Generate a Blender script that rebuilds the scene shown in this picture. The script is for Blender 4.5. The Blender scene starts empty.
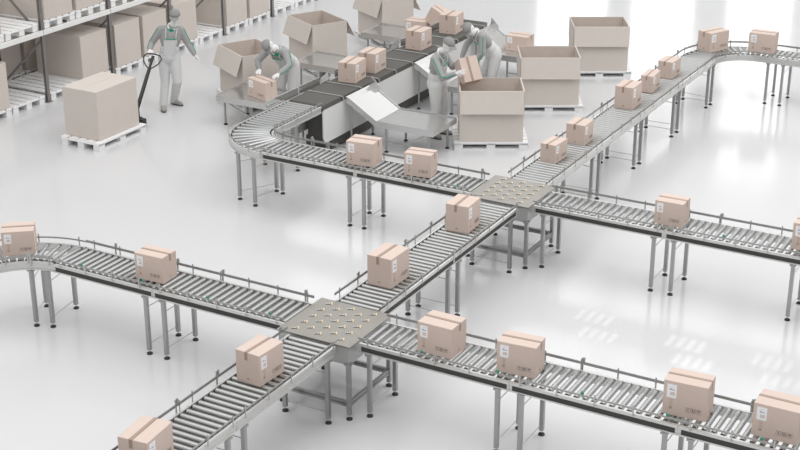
import bpy, math, random
from mathutils import Vector, Matrix
random.seed(7)
sc = bpy.context.scene
col = sc.collection
PI = math.pi

# ------------------------------------------------------------------ camera, world, light, exposure
cam_d = bpy.data.cameras.new('camera'); cam = bpy.data.objects.new('camera', cam_d); col.objects.link(cam)
cam.location = (0, 0, 7.8)
cam.rotation_euler = (PI/2 - 0.388357, 0, 0.510587)
cam_d.sensor_width = 36; cam_d.lens = 1437.12/800*36; cam_d.clip_end = 400
sc.camera = cam

w = bpy.data.worlds.new('daylight'); sc.world = w; w.use_nodes = True
nt = w.node_tree; nt.nodes.clear()
wo = nt.nodes.new('ShaderNodeOutputWorld'); bg = nt.nodes.new('ShaderNodeBackground')
tc = nt.nodes.new('ShaderNodeTexCoord'); sp = nt.nodes.new('ShaderNodeSeparateXYZ'); cr = nt.nodes.new('ShaderNodeValToRGB')
nt.links.new(tc.outputs['Generated'], sp.inputs[0]); nt.links.new(sp.outputs['Z'], cr.inputs[0])
nt.links.new(cr.outputs[0], bg.inputs[0]); nt.links.new(bg.outputs[0], wo.inputs[0])
el = cr.color_ramp.elements
el[0].position = 0.0; el[0].color = (.40, .40, .40, 1)
el[1].position = 0.9; el[1].color = (1.2, 1.2, 1.2, 1)
e = el.new(.33); e.color = (.55, .55, .55, 1)
e = el.new(.5); e.color = (1.0, 1.0, 1.0, 1)
bg.inputs[1].default_value = .86

def area(name, loc, target, size, power, color=(1, 1, 1)):
    l = bpy.data.lights.new(name, 'AREA'); l.shape = 'RECTANGLE'; l.size = size[0]; l.size_y = size[1]; l.energy = power; l.color = color
    o = bpy.data.objects.new(name, l); col.objects.link(o); o.location = loc
    o.rotation_euler = (Vector(target) - Vector(loc)).to_track_quat('-Z', 'Y').to_euler()
    return o
area('skylight_lamp', (-10, 9, 14), (-8.5, 12, 0), (11, 8), 500, (1, 1, 1))  # added soft overhead light, keeps box tops brighter than their sides

area('skylight_lamp_right', (-1, 21, 16), (-4, 21, 0), (10, 10), 950)  # added fill over the right side, lifts the floor there

sc.view_settings.view_transform = 'Standard'; sc.view_settings.look = 'None'
sc.view_settings.gamma = 1; sc.view_settings.use_curve_mapping = False
sc.view_settings.exposure = 0.0

# ------------------------------------------------------------------ materials
def lin(c):
    r = []
    for v in c[:3]:
        v /= 255.
        r.append(v/12.92 if v <= .04045 else ((v+.055)/1.055)**2.4)
    return (*r, 1)
def mat(name, rgb, rough=.5, metal=0., noise=0., nscale=8., bump=0., spec=.5, emit=0., aniso=None):
    m = bpy.data.materials.new(name); m.use_nodes = True
    n = m.node_tree.nodes; b = n['Principled BSDF']; L = m.node_tree.links
    b.inputs['Base Color'].default_value = lin(rgb)
    b.inputs['Roughness'].default_value = rough; b.inputs['Metallic'].default_value = metal
    b.inputs['Specular IOR Level'].default_value = spec
    if emit:
        b.inputs['Emission Color'].default_value = lin(rgb); b.inputs['Emission Strength'].default_value = emit
    if noise or bump:
        t = n.new('ShaderNodeTexCoord'); z = n.new('ShaderNodeTexNoise'); z.inputs['Scale'].default_value = nscale; z.inputs['Detail'].default_value = 5
        L.new(t.outputs['Object'], z.inputs['Vector'])
        if noise:
            r = n.new('ShaderNodeValToRGB'); c = lin(rgb)
            r.color_ramp.elements[0].position = .3; r.color_ramp.elements[1].position = .7
            r.color_ramp.elements[0].color = (*[x*(1-noise) for x in c[:3]], 1); r.color_ramp.elements[1].color = (*[min(1, x*(1+noise)) for x in c[:3]], 1)
            L.new(z.outputs['Fac'], r.inputs[0]); L.new(r.outputs[0], b.inputs['Base Color'])
        if bump:
            bp = n.new('ShaderNodeBump'); bp.inputs['Strength'].default_value = bump; bp.inputs['Distance'].default_value = .002
            L.new(z.outputs['Fac'], bp.inputs['Height']); L.new(bp.outputs[0], b.inputs['Normal'])
    return m
M = dict(
    floor=mat('floor_epoxy', (215, 215, 216), .16, 0, .015, .35, 0, .55),
    wall=mat('wall_paint', (238, 238, 238), .8, 0, .02, 1),
    pane2=mat('window_daylight_high', (255, 255, 255), .3, emit=1.35),
    pane=mat('window_daylight', (255, 255, 255), .3, emit=2.0),
    frame=mat('window_frame', (190, 190, 190), .5),
    rail=mat('rail_aluminium', (212, 212, 210), .28, .55, .03, 30),
    groove=mat('rail_groove_rubber', (62, 62, 60), .6),
    roller=mat('roller_steel', (186, 187, 186), .36, .85, .03, 40),
    rollercap=mat('roller_end_black', (28, 28, 28), .5),
    guide=mat('guide_rail_grey', (170, 170, 168), .35, .6),
    post=mat('guide_post', (190, 190, 188), .35, .6),
    leg=mat('leg_aluminium', (170, 170, 169), .28, .75, .03, 20),
    rod=mat('rod_steel', (190, 190, 188), .3, .7),
    foot=mat('foot_rubber', (48, 49, 49), .55),
    chrome=mat('chrome', (225, 225, 225), .15, 1.),
    green=mat('green_plastic', (84, 150, 128), .4),
    plate=mat('transfer_plate', (164, 160, 154), .42, .5, .04, 25),
    pocket=mat('pocket_dark', (70, 66, 60), .5, .3),
    brass=mat('brass_wheel', (244, 228, 196), .3, .3),
    skirt=mat('housing_grey', (182, 182, 181), .4, .5),
    parcel=mat('parcel_cardboard', (217, 198, 187), .8, 0, .015, 14, .15, .25),
    tape=mat('parcel_tape', (170, 147, 133), .5, 0, 0),
    label=mat('label_paper', (250, 250, 252), .6),
    ink=mat('label_ink', (120, 125, 150), .7), inkp=mat('label_ink_pale', (222, 205, 196), .7),
    print_=mat('box_print', (96, 84, 76), .8), printf=mat('box_print_faint', (178, 156, 143), .8), printd=mat('box_print_dark', (55, 47, 42), .8),
    carton=mat('carton_cardboard', (213, 205, 197), .85, 0, .01, 9, .08, .2),
    cartonin=mat('carton_liner', (208, 197, 188), .9, 0, .03, 9, .1, .2),
    storage=mat('storage_cardboard', (212, 203, 195), .85, 0, .01, 6, .08, .2),
    pallet=mat('pallet_white', (243, 243, 243), .55, 0, .02, 12),
    beam=mat('rack_beam_white', (240, 240, 238), .45),
    upright=mat('rack_upright', (136, 133, 131), .4, .5),
    belt=mat('belt_rubber', (93, 91, 87), .7, 0, .05, 60, .2),
    panel=mat('panel_white', (226, 226, 225), .4),
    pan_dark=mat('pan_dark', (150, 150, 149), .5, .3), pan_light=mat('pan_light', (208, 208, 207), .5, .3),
    under=mat('underframe_dark', (92, 91, 87), .6),
    tray=mat('tray_sheet', (204, 204, 203), .2, .75, .02, 6),
    black=mat('truck_black', (44, 44, 43), .4),
    skin=mat('skin_white', (238, 236, 234), .6),
    jacket=mat('jacket_grey', (165, 165, 165), .85, 0, .03, 40, .3),
    overall=mat('overalls_light', (214, 214, 214), .85, 0, .03, 40, .3),
    capm=mat('cap_grey', (150, 150, 149), .85), gtrim=mat('green_trim', (40, 160, 125), .7),
    glove=mat('glove_white', (240, 239, 238), .7), shoe=mat('shoe_grey', (165, 163, 160), .6), sole=mat('sole_dark', (80, 80, 80), .7),
    eye=mat('eye_dark', (70, 64, 60), .4), lip=mat('lip_pale', (214, 196, 190), .6),
    lamp=mat('lamp_diffuser', (255, 255, 255), .4, emit=9.),
)

# ------------------------------------------------------------------ mesh helpers
class MB:
    def __init__(s): s.v = []; s.f = []; s.m = []
    def add(s, vs, fs, mi=0):
        o = len(s.v); s.v += [tuple(v) for v in vs]; s.f += [tuple(i+o for i in f) for f in fs]; s.m += [mi]*len(fs)
    def box(s, c, d, mi=0, mtx=None):
        x, y, z = [k/2 for k in d]
        vs = [Vector((a*x, b*y, e_*z)) for e_ in (-1, 1) for a, b in ((-1, -1), (1, -1), (1, 1), (-1, 1))]
        if mtx is not None: vs = [mtx @ v for v in vs]
        vs = [v + Vector(c) for v in vs]
        s.add(vs, [(3, 2, 1, 0), (4, 5, 6, 7), (0, 1, 5, 4), (1, 2, 6, 5), (2, 3, 7, 6), (3, 0, 4, 7)], mi)
    def bar(s, p, q, wd, ht, mi=0):
        p, q = Vector(p), Vector(q); d = q-p; L = d.length; X = d/L
        Y = Vector((0, 0, 1)).cross(X)
        Y = Y.normalized() if Y.length > 1e-4 else Vector((0, 1, 0))
        Z = X.cross(Y); m = Matrix((X, Y, Z)).transposed()
        s.box((p+q)/2, (L, wd, ht), mi, m)
    def cyl(s, p, q, r0, r1=None, n=12, mi=0, cap=True):
        r1 = r0 if r1 is None else r1
        s.tube([p, q], [r0, r1], n, mi, cap)
    def tube(s, pts, rs, n=8, mi=0, cap=True, closed=False, squash=None):
        pts = [Vector(p) for p in pts]
        if not hasattr(rs, '__len__'): rs = [rs]*len(pts)
        N = len(pts); vs = []; up = None
        for i, p in enumerate(pts):
            a = pts[i-1] if (i or closed) else p; b = pts[(i+1) % N] if (i < N-1 or closed) else p
            t = (b-a).normalized()
            if up is None:
                up = Vector((0, 0, 1)) if abs(t.z) < .9 else Vector((1, 0, 0))
            y = t.cross(up); y.normalize(); up = y.cross(t).normalized()
            for k in range(n):
                an = 2*PI*k/n; vs.append(p + (y*math.cos(an) + up*math.sin(an))*rs[i])
        fs = []
        for i in range(N if closed else N-1):
            j = (i+1) % N
            for k in range(n):
                l = (k+1) % n; fs.append((i*n+k, i*n+l, j*n+l, j*n+k))
        if cap and not closed:
            fs.append(tuple(range(n-1, -1, -1))); fs.append(tuple((N-1)*n+k for k in range(n)))
        s.add(vs, fs, mi)
    def ball(s, c, r, mi=0, n=10, rings=6, mtx=None):
        if not hasattr(r, '__len__'): r = (r, r, r)
        vs = [Vector((0, 0, r[2]))]
        for i in range(1, rings):
            a = PI*i/rings
            for k in range(n):
                b = 2*PI*k/n; vs.append(Vector((r[0]*math.sin(a)*math.cos(b), r[1]*math.sin(a)*math.sin(b), r[2]*math.cos(a))))
        vs.append(Vector((0, 0, -r[2])))
        if mtx is not None: vs = [mtx @ v for v in vs]
        vs = [v+Vector(c) for v in vs]; fs = []
        for k in range(n):
            l = (k+1) % n; fs.append((0, 1+k, 1+l))
            for i in range(rings-2): fs.append((1+i*n+k, 1+(i+1)*n+k, 1+(i+1)*n+l, 1+i*n+l))
            fs.append((1+(rings-2)*n+k, len(vs)-1, 1+(rings-2)*n+l))
        s.add(vs, fs, mi)
    def sweep(s, frames, prof, mi=0, closed_prof=True):
        # frames: list of (origin Vector, lateral Vector); prof: (lateral, z)
        n = len(prof); vs = []
        for o, l in frames:
            for a, z in prof: vs.append(Vector(o) + l*a + Vector((0, 0, z)))
        fs = []
        for i in range(len(frames)-1):
            for k in range(n):
                j = (k+1) % n; fs.append((i*n+k, i*n+j, (i+1)*n+j, (i+1)*n+k))
        fs.append(tuple(range(n-1, -1, -1))); fs.append(tuple((len(frames)-1)*n+k for k in range(n)))
        s.add(vs, fs, mi)
    def mesh(s, name, mats, smooth=False):
        me = bpy.data.meshes.new(name); me.from_pydata(s.v, [], s.f)
        for m in (mats if isinstance(mats, (list, tuple)) else [mats]): me.materials.append(m)
        me.polygons.foreach_set('material_index', s.m)
        me.validate(); me.update()
        if smooth:
            me.polygons.foreach_set('use_smooth', [True]*len(me.polygons)); me.set_sharp_from_angle(angle=math.radians(40))
        return me
def link(name, me, parent=None, loc=None, rot=None):
    o = bpy.data.objects.new(name, me); col.objects.link(o)
    if parent is not None: o.parent = parent
    if loc is not None: o.location = loc
    if rot is not None: o.rotation_euler = rot
    return o
def bev(o, wd=.003, seg=2):
    b = o.modifiers.new('bevel', 'BEVEL'); b.width = wd; b.segments = seg; b.limit_method = 'ANGLE'; return o
def thing(name, label, cat, loc=(0, 0, 0), rz=0, group=None):
    o = bpy.data.objects.new(name, None); col.objects.link(o); o.empty_display_size = .1
    o.location = loc; o.rotation_euler = (0, 0, rz); o['label'] = label; o['category'] = cat
    if group: o['group'] = group
    return o
def struct(name, me):
    o = link(name, me); o['kind'] = 'structure'; return o
kids = {}
def copy_thing(root, loc, rz, label, scale=None, group=None, rot=None):
    if root.name not in kids: kids[root.name] = [(c, list(c.children)) for c in root.children]
    r = root.copy(); col.objects.link(r); r.location = loc; r.rotation_euler = rot or (0, 0, rz); r['label'] = label
    if scale: r.scale = scale
    if group: r['group'] = group
    for c, gs in kids[root.name]:
        d = c.copy(); col.objects.link(d); d.parent = r
        for g in gs:
            h = g.copy(); col.objects.link(h); h.parent = d
    return r

# ------------------------------------------------------------------ hall: floor and window wall
b = MB(); b.box((-10, 14, -.05), (70, 60, .1)); struct('floor', b.mesh('floor', M['floor']))
WY = 38.0
pil = [(-60, -16.7), (-14.55, -13.8), (-12.0, -11.05), (-9.3, -8.4), (-6.6, -5.7), (-3.9, -3.0), (-1.2, -.3), (1.5, 30)]
b = MB()
for a, c in pil: b.box(((max(a, -45)+min(c, 25))/2, WY+.2, 3.2), (min(c, 25)-max(a, -45), .4, 6.4))
b.box((-10, WY+.2, 8.2), (70, .4, 3.6)); b.box((-10, WY+.2, 16.0), (70, .4, 1.6))
for a in (-45+6.5, 17.5): b.box((a if a < 0 else 15.5, WY+.2, 12.6), (25 if a < 0 else 19, .4, 5.2)); b.box((-10, WY+.2, .15), (70, .38, .3))
struct('wall_back', b.mesh('wall_back', M['wall']))
for i in range(len(pil)-1):
    x0, x1 = pil[i][1], pil[i+1][0]
    b = MB(); b.box(((x0+x1)/2, WY+.25, 3.35), (x1-x0, .04, 6.1)); o = struct('window_%d' % (i+1), b.mesh('window', M['pane']))
    b = MB()
    for z in (2.3, 4.3): b.box(((x0+x1)/2, WY+.18, z), (x1-x0, .06, .07))
    b.box(((x0+x1)/2, WY+.18, 3.35), (.07, .06, 6.1))
    f = link('window_frame', b.mesh('window_frame', M['frame']), o)

for i in range(8):  # upper panes added out of view, glowing to brighten the chute slopes
    x0 = -26 + i*4.0
    b = MB(); b.box((x0+2.0, WY+.25, 12.6), (3.5, .04, 5.2)); o = struct('window_%d' % (i+8), b.mesh('window', M['pane2']))
    b = MB(); b.box((x0+.0, WY+.2, 12.6), (.5, .4, 5.2)); b.box((x0+2, WY+.18, 12.6), (.08, .06, 5.2)); b.box((x0+2, WY+.18, 12.6), (3.5, .06, .08)); link('window_frame', b.mesh('window_frame', M['wall']), o)

# ------------------------------------------------------------------ pallets and pallet rack
def pallet_root(loc, rz, label):
    t = thing('pallet', label, 'pallet', loc, rz, 'white pallets')
    b = MB()
    for k in range(5): b.box((0, -.35+k*.175, .133), (1.2, .135, .022))
    for x in (-.55, 0, .55): b.box((x, 0, .1125), (.12, .8, .02))
    for y in (-.335, 0, .335): b.box((0, y, .1125), (1.2, .13, .02))
    link('deck', b.mesh('deck', M['pallet']), t)
    b = MB(); b.box((0, 0, .0512), (.14, .13, .1024)); bm_ = b.mesh('block', M['pallet'])
    for x in (-.53, 0, .53):
        for y in (-.335, 0, .335): link('block', bm_, t, (x, y, 0))
    b = MB(); b.box((0, 0, .014), (1.199, .128, .028)); rm = b.mesh('runner', M['pallet'])
    for y in (-.335, 0, .335): link('runner', rm, t, (0, y, 0))
    return t
P0 = pallet_root((-15.54, 17.58, 0), PI/2, 'white pallet on the pallet truck under the closed carton')
def pallet(loc, rz, label): return copy_thing(P0, loc, rz, label)

def storage_root(loc, rz, label):
    t = thing('storage_carton', label, 'carton', loc, rz, 'closed cartons on pallets')
    b = MB(); b.box((0, 0, .41), (1.12, .74, .82)); bev(link('carton_body', b.mesh('carton_body', M['storage']), t), .006)
    b = MB(); b.box((0, 0, 0), (1.118, .366, .006)); fm = b.mesh('top_flap', M['storage'])
    for y in (-.186, .186): link('top_flap', fm, t, (0, y, .823))
    return t
C0 = storage_root((-15.57, 17.59, .146), PI/2, 'closed carton on the pallet truck in front of the rack')
C0.scale = (.91, .98, 1)
def storage(loc, rz, label): return copy_thing(C0, loc, rz, label, (1, 1, 1))

RX = -17.75
ups = [16.85, 18.67, 20.49, 22.31, 24.10, 25.92, 27.74]
def upright_frame(parent, xf, xb, y):
    for x in (xf, xb):
        b = MB(); s_ = 1 if x == xf else -1
        b.box((x, y, 1.5), (.02, .07, 3.0)); b.box((x-.022*s_, y-.03, 1.5), (.045, .010, 3.0)); b.box((x-.022*s_, y+.03, 1.5), (.045, .010, 3.0))
        b.box((x-.02*s_, y, .006), (.12, .13, .012))
        link('upright', b.mesh('upright', M['upright']), parent)
    zz = [.12, 1.18, 2.2, 2.95]
    for i in range(3):
        a, c = (xb, xf) if i % 2 == 0 else (xf, xb)
        b = MB(); b.bar((a, y, zz[i]), (c, y, zz[i+1]), .03, .035); link('brace', b.mesh('brace', M['upright']), parent)
rack = thing('pallet_rack', 'front pallet rack with grey uprights and white beams, facing the floor', 'rack')
for y in ups: upright_frame(rack, RX, RX-1.15, y)
for i in range(len(ups)-1):
    for x in (RX+.012, RX-1.16):
        b = MB(); b.box((x, (ups[i]+ups[i+1])/2, 1.285), (.045, ups[i+1]-ups[i]-.02, .09)); bev(link('shelf_beam', b.mesh('shelf_beam', M['beam']), rack), .004)
rack2 = thing('pallet_rack', 'rear pallet rack standing back to back behind the front rack', 'rack')
for y in ups[1:5]: upright_frame(rack2, RX-1.4, RX-2.55, y)
for i in range(1, 4):
    for x in (RX-1.39, RX-2.56):
        b = MB(); b.box((x, (ups[i]+ups[i+1])/2, 1.285), (.045, ups[i+1]-ups[i]-.02, .09)); link('shelf_beam', b.mesh('shelf_beam', M['beam']), rack2)
b = MB(); b.box((RX-1.39, (ups[0]+ups[1])/2, 1.285), (.045, 1.8, .09)); link('shelf_beam', b.mesh('shelf_beam', M['beam']), rack2)
PX = RX-.62
def slot(i, s_): return ups[i] + (.49 if s_ == 0 else 1.335)
# ordinal words come from things one can find: bays counted from the left edge of the photo
bay = ['the leftmost rack bay', 'the second rack bay from the left', 'the rack bay behind the standing worker', 'the rack bay just right of the standing worker', 'the fifth rack bay from the left', 'the far end bay of the rack']
side = ['left half', 'right half']
low = {(0, 0): 1, (0, 1): 0, (1, 0): 0, (1, 1): 1, (2, 0): 1, (2, 1): 1, (3, 0): 1, (3, 1): 0, (4, 0): 1, (4, 1): 1, (5, 0): 0, (5, 1): 0}
for (i, s_), full in low.items():
    y = slot(i, s_)
    pallet((PX, y, 0), 0, '%s floor pallet, %s of %s' % ('loaded' if full else 'empty', side[s_], bay[i]))
    if full: storage((PX+.03, y+.02, .146), 0, 'closed floor-level carton, %s of %s' % (side[s_], bay[i]))
for (i, s_), full in {(0, 0): 1, (0, 1): 0, (1, 0): 1, (1, 1): 1, (2, 0): 0, (2, 1): 0}.items():
    y = slot(i, s_)
    pallet((PX, y, 1.332), 0, '%s upper shelf pallet, %s of %s' % ('loaded' if full else 'empty', side[s_], bay[i]))
    if full: storage((PX+.03, y, 1.478), 0, 'closed upper-shelf carton, %s of %s' % (side[s_], bay[i]))
QX = RX-2.0
for (i, s_), nm in {(0, 1): 'behind the empty floor pallet of the leftmost bay', (1, 0): 'behind the empty floor pallet of the second bay', (1, 1): 'behind the carton of the second bay',
                    (3, 1): 'behind the empty pallet right of the standing worker', (4, 0): 'behind the fifth bay carton'}.items():
    y = slot(i, s_)
    pallet((QX, y, 0), 0, 'white pallet in the rear rack %s' % nm)
    storage((QX+.03, y, .146), 0, 'shaded rear-rack carton %s' % nm)
for (i, s_), nm in {(0, 1): 'above the leftmost bay', (1, 0): 'above the second bay'}.items():
    y = slot(i, s_)
    pallet((QX, y, 1.332), 0, 'white upper pallet in the rear rack %s' % nm)
    storage((QX+.03, y, 1.478), 0, 'shaded upper carton in the rear rack %s' % nm)

# ------------------------------------------------------------------ conveyors
WH = .30       # half width over the rails
roller_len = .50
b = MB(); b.cyl((0, -.25, 0), (0, .25, 0), .0285, n=14, mi=0)
for s_ in (-1, 1):
    b.cyl((0, s_*.2505, 0), (0, s_*.268, 0), .019, n=10, mi=1)
ROLLER = b.mesh('roller', [M['roller'], M['rollercap']], True)
b = MB()
for i in range(2): pass
b.tube([(0, -.25, 0), (0, .25, 0)], [.022, .041], 14, 0)
for s_ in (-1, 1): b.cyl((0, s_*.2505, 0), (0, s_*.268, 0), .017, n=10, mi=1)
TROLLER = b.mesh('tapered_roller', [M['roller'], M['rollercap']], True)
def legmesh(h):
    b = MB(); b.box((0, 0, (.055+h)/2), (.044, .044, h-.055)); b.box((0, 0, h-.012), (.075, .075, .02)); return b.mesh('leg', M['leg'])
LEG = legmesh(.757)
b = MB(); b.cyl((0, 0, 0), (0, 0, .014), .036, .034, 18, 0); b.cyl((0, 0, .014), (0, 0, .03), .033, .012, 18, 0); b.cyl((0, 0, .028), (0, 0, .06), .009, n=10, mi=1)
FOOT = b.mesh('foot_pad', [M['foot'], M['chrome']], True)
b = MB(); b.box((0, 0, .066), (.016, .006, .132)); b.box((0, .012, .105), (.010, .020, .010)); POST = b.mesh('guide_post', M['post'])
b = MB(); b.box((0, 0, .05), (.022, .006, .18)); b.box((-.02, .004, .125), (.02, .012, .05)); b.cyl((0, -.004, .125), (0, -.018, .125), .008, n=10); CLAMP = b.mesh('rail_clamp', M['post'])
b = MB(); b.ball((0, 0, .022), (.020, .014, .021)); b.box((0, .008, -.005), (.016, .012, .05)); SENSOR = b.mesh('reflector', M['green'], True)

def addleg(t, x, y, me=LEG):
    o = link('leg', me, t, (x, y, 0)); link('foot_pad', FOOT, o); return o
def conveyor(name, label, path, legs=(), dark=True, posts=(1, 1), phase=.12, refl=(), curved=False, noguide=(), rollers=True, pitch=.0945, clamp=True, wh=WH, pan=None):
    """path(s) gives (point, tangent) in world for s in 0..L"""
    fn, L = path
    mid = fn(L/2)[0]
    t = thing(name, label, 'conveyor', (mid[0], mid[1], 0), 0, 'roller conveyor sections')
    def fr(s_):
        p, tg = fn(s_); return Vector((p[0]-mid[0], p[1]-mid[1], 0)), Vector((-tg[1], tg[0], 0))
    n = 2 if not curved else 25
    frames = [fr(L*i/(n-1)) for i in range(n)]
    g0 = .006
    for sd in (1, -1):
        b = MB()
        prof = [(wh-.030, .757), (wh, .757), (wh, .774), (wh-.012, .774), (wh-.012, .832), (wh, .832), (wh, .866), (wh-.030, .866)]
        if sd < 0: prof = [(-a, z) for a, z in prof][::-1]
        b.sweep(frames, prof); r = link('side_rail', b.mesh('side_rail', M['rail']), t)
        if dark:  # dark strip gives the recessed groove its shade by colour
            b = MB(); prof = [(wh-.0118, .776), (wh-.004, .776), (wh-.004, .830), (wh-.0118, .830)]
            if sd < 0: prof = [(-a, z) for a, z in prof][::-1]
            b.sweep([fr(.03), fr(L-.03)] if not curved else frames, prof); link('groove_strip', b.mesh('groove_strip', M['groove']), r)
        if sd in noguide: continue
        b = MB(); a0, a1 = wh+.004, wh+.012
        zl, zh = (.926, .957) if sd > 0 else (.922, .940)
        prof = [(a0, zl), (a1, zl), (a1, zh), (a0, zh)]
        if sd < 0: prof = [(-a, z) for a, z in prof][::-1]
        gf = [fr(min(max(L*i/(n-1), -.02), L+.02)) for i in range(n)]
        b.sweep(gf, prof); gr = link('guide_rail', b.mesh('guide_rail', M['guide']), t)
        s_ = phase
        while s_ < L-.05:
            p, l = fr(s_); tgt = Vector((l.y, -l.x, 0))
            link('guide_post', POST, t, p + l*sd*(wh+.017) + Vector((0, 0, .842)), (0, 0, math.atan2(tgt.y, tgt.x) + (PI if sd > 0 else 0)))
            s_ += .40
        if clamp:
            for cs in ((L*.30, L*.93) if sd > 0 else ()):
                p, l = fr(cs); tgt = Vector((l.y, -l.x, 0))
                link('rail_clamp', CLAMP, t, p + l*sd*(wh+.024) + Vector((0, 0, .852)), (0, 0, math.atan2(tgt.y, tgt.x) + (PI if sd > 0 else 0)))
    if rollers:
        if curved: pitch = .114
        k = int(round(L/pitch)); st = L/k
        for i in range(k):
            p, l = fr((i+.5)*st)
            ro = link('roller', ROLLER if not curved else TROLLER, t, p+Vector((0, 0, .846)), (0, 0, math.atan2(l.y, l.x)-PI/2 if not (curved == -1) else math.atan2(l.y, l.x)+PI/2))
            if wh != .30: ro.scale = (1, (wh-.032)/.268, 1)
    for s_ in legs:
        p, l = fr(s_)
        for sd in (1, -1):
            q = p + l*sd*(wh-.024); o = addleg(t, q.x, q.y)
        for z in (.13, .60):
            b = MB(); b.cyl(p + l*(wh-.03)+Vector((0, 0, z)), p - l*(wh-.03)+Vector((0, 0, z)), .0045, n=8); link('cross_rod', b.mesh('cross_rod', M['rod'], True), t)
    for s_, sd in refl:
        p, l = fr(s_)
        link('reflector', SENSOR, t, p + l*sd*(wh-.012) + Vector((0, 0, .925)), (0, 0, math.atan2(l.y, l.x) - (PI/2 if sd < 0 else -PI/2)))
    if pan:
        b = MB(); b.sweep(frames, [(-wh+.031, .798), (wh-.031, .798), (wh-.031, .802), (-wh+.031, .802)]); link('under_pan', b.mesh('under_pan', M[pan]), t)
    # cross ties under the rollers
    for s_ in ([.12, L-.12]):
        p, l = fr(s_); b = MB(); b.bar(p+l*(wh-.03)+Vector((0, 0, .785)), p-l*(wh-.03)+Vector((0, 0, .785)), .03, .02); link('cross_tie', b.mesh('cross_tie', M['leg']), t)
    return t
def X(x0, x1, y): return (lambda s_: ((x0+s_, y), (1, 0)), x1-x0)
def Y(y0, y1, x): return (lambda s_: ((x, y0+s_), (0, 1)), y1-y0)
def A(cx, cy, R, a0, a1):
    sg = 1 if a1 > a0 else -1
    def f(s_):
        a = a0 + sg*s_/R
        return (cx+R*math.cos(a), cy+R*math.sin(a)), (-sg*math.sin(a), sg*math.cos(a))
    return f, abs(a1-a0)*R
YA, YB, XC = 11.985, 16.54, -7.52
RC = .93
n_ = 'roller_conveyor'; c_ = 'curved_roller_conveyor'
conveyor(c_, 'curved roller conveyor at the left edge under a parcel', A(-11.28, YA-RC, RC, PI*.5, PI*1.02), (.18, .48), False, curved=1, phase=.1)
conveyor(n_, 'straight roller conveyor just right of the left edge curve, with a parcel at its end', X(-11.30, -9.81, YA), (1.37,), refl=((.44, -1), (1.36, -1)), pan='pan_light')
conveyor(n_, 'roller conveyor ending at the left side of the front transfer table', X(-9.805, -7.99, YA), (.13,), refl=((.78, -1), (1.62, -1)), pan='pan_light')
conveyor(n_, 'roller conveyor leaving the front transfer table to the right, first parcel on it', X(-7.05, -5.29, YA), (.12, 1.63), refl=((.75, -1), (1.63, -1)))
conveyor(n_, 'front right roller conveyor, the middle stretch with a parcel at its right end', X(-5.285, -3.52, YA), (.13, 1.64), refl=((.78, -1), (1.655, -1)))
conveyor(n_, 'front right roller conveyor running out of the lower right corner', X(-3.515, -1.75, YA), (.13, 1.64), refl=((.79, -1),))
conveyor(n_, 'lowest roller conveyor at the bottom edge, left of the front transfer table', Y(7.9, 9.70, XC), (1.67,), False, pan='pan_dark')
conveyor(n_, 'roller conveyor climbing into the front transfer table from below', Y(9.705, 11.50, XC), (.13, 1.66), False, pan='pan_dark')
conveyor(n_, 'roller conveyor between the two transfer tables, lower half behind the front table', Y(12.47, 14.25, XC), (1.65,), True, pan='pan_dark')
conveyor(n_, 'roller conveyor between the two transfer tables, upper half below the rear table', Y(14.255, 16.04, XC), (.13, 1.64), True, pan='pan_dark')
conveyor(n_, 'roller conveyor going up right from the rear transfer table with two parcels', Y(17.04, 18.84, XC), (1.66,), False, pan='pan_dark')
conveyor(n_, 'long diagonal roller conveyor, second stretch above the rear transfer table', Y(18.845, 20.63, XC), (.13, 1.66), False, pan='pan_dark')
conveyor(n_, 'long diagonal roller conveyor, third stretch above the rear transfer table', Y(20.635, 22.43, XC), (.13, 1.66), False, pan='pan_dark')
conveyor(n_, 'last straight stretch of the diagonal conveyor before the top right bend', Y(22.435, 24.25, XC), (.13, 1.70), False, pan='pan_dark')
conveyor(c_, 'curved roller conveyor bending at the top right, parcel on it', A(XC+RC, 24.255, RC, PI, PI*.5), (.15,), False, curved=-1, phase=.15)
conveyor(n_, 'roller conveyor running off the right edge at the top', X(-6.585, -4.6, 24.255+RC), (.18, .45, 1.8), False)
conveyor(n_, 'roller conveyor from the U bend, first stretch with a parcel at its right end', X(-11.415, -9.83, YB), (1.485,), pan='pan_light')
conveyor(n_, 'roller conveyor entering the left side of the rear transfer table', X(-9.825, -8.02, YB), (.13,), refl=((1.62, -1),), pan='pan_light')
conveyor(n_, 'roller conveyor leaving the rear transfer table to the right with one parcel', X(-7.08, -5.28, YB), (.14, 1.67))
conveyor(n_, 'rear right roller conveyor reaching the right edge of the photo', X(-5.275, -3.50, YB), (.13, 1.64), refl=((.76, -1),))
conveyor(n_, 'rear right roller conveyor cut by the right edge under a parcel', X(-3.495, -2.0, YB), (.13,))
RL = .72
cu = conveyor(c_, 'curved roller conveyor turning from the belts towards the front', A(-11.42, YB+RL, RL, PI, PI*1.5), (.78, 1.04), False, curved=1, phase=.2, wh=.335)
conveyor(n_, 'short straight roller conveyor between the dark belts and the curve', Y(YB+RL+.005, 18.52, -11.42-RL), (.55,), False, noguide=(1,), clamp=False, wh=.335, pan='pan_dark')

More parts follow.
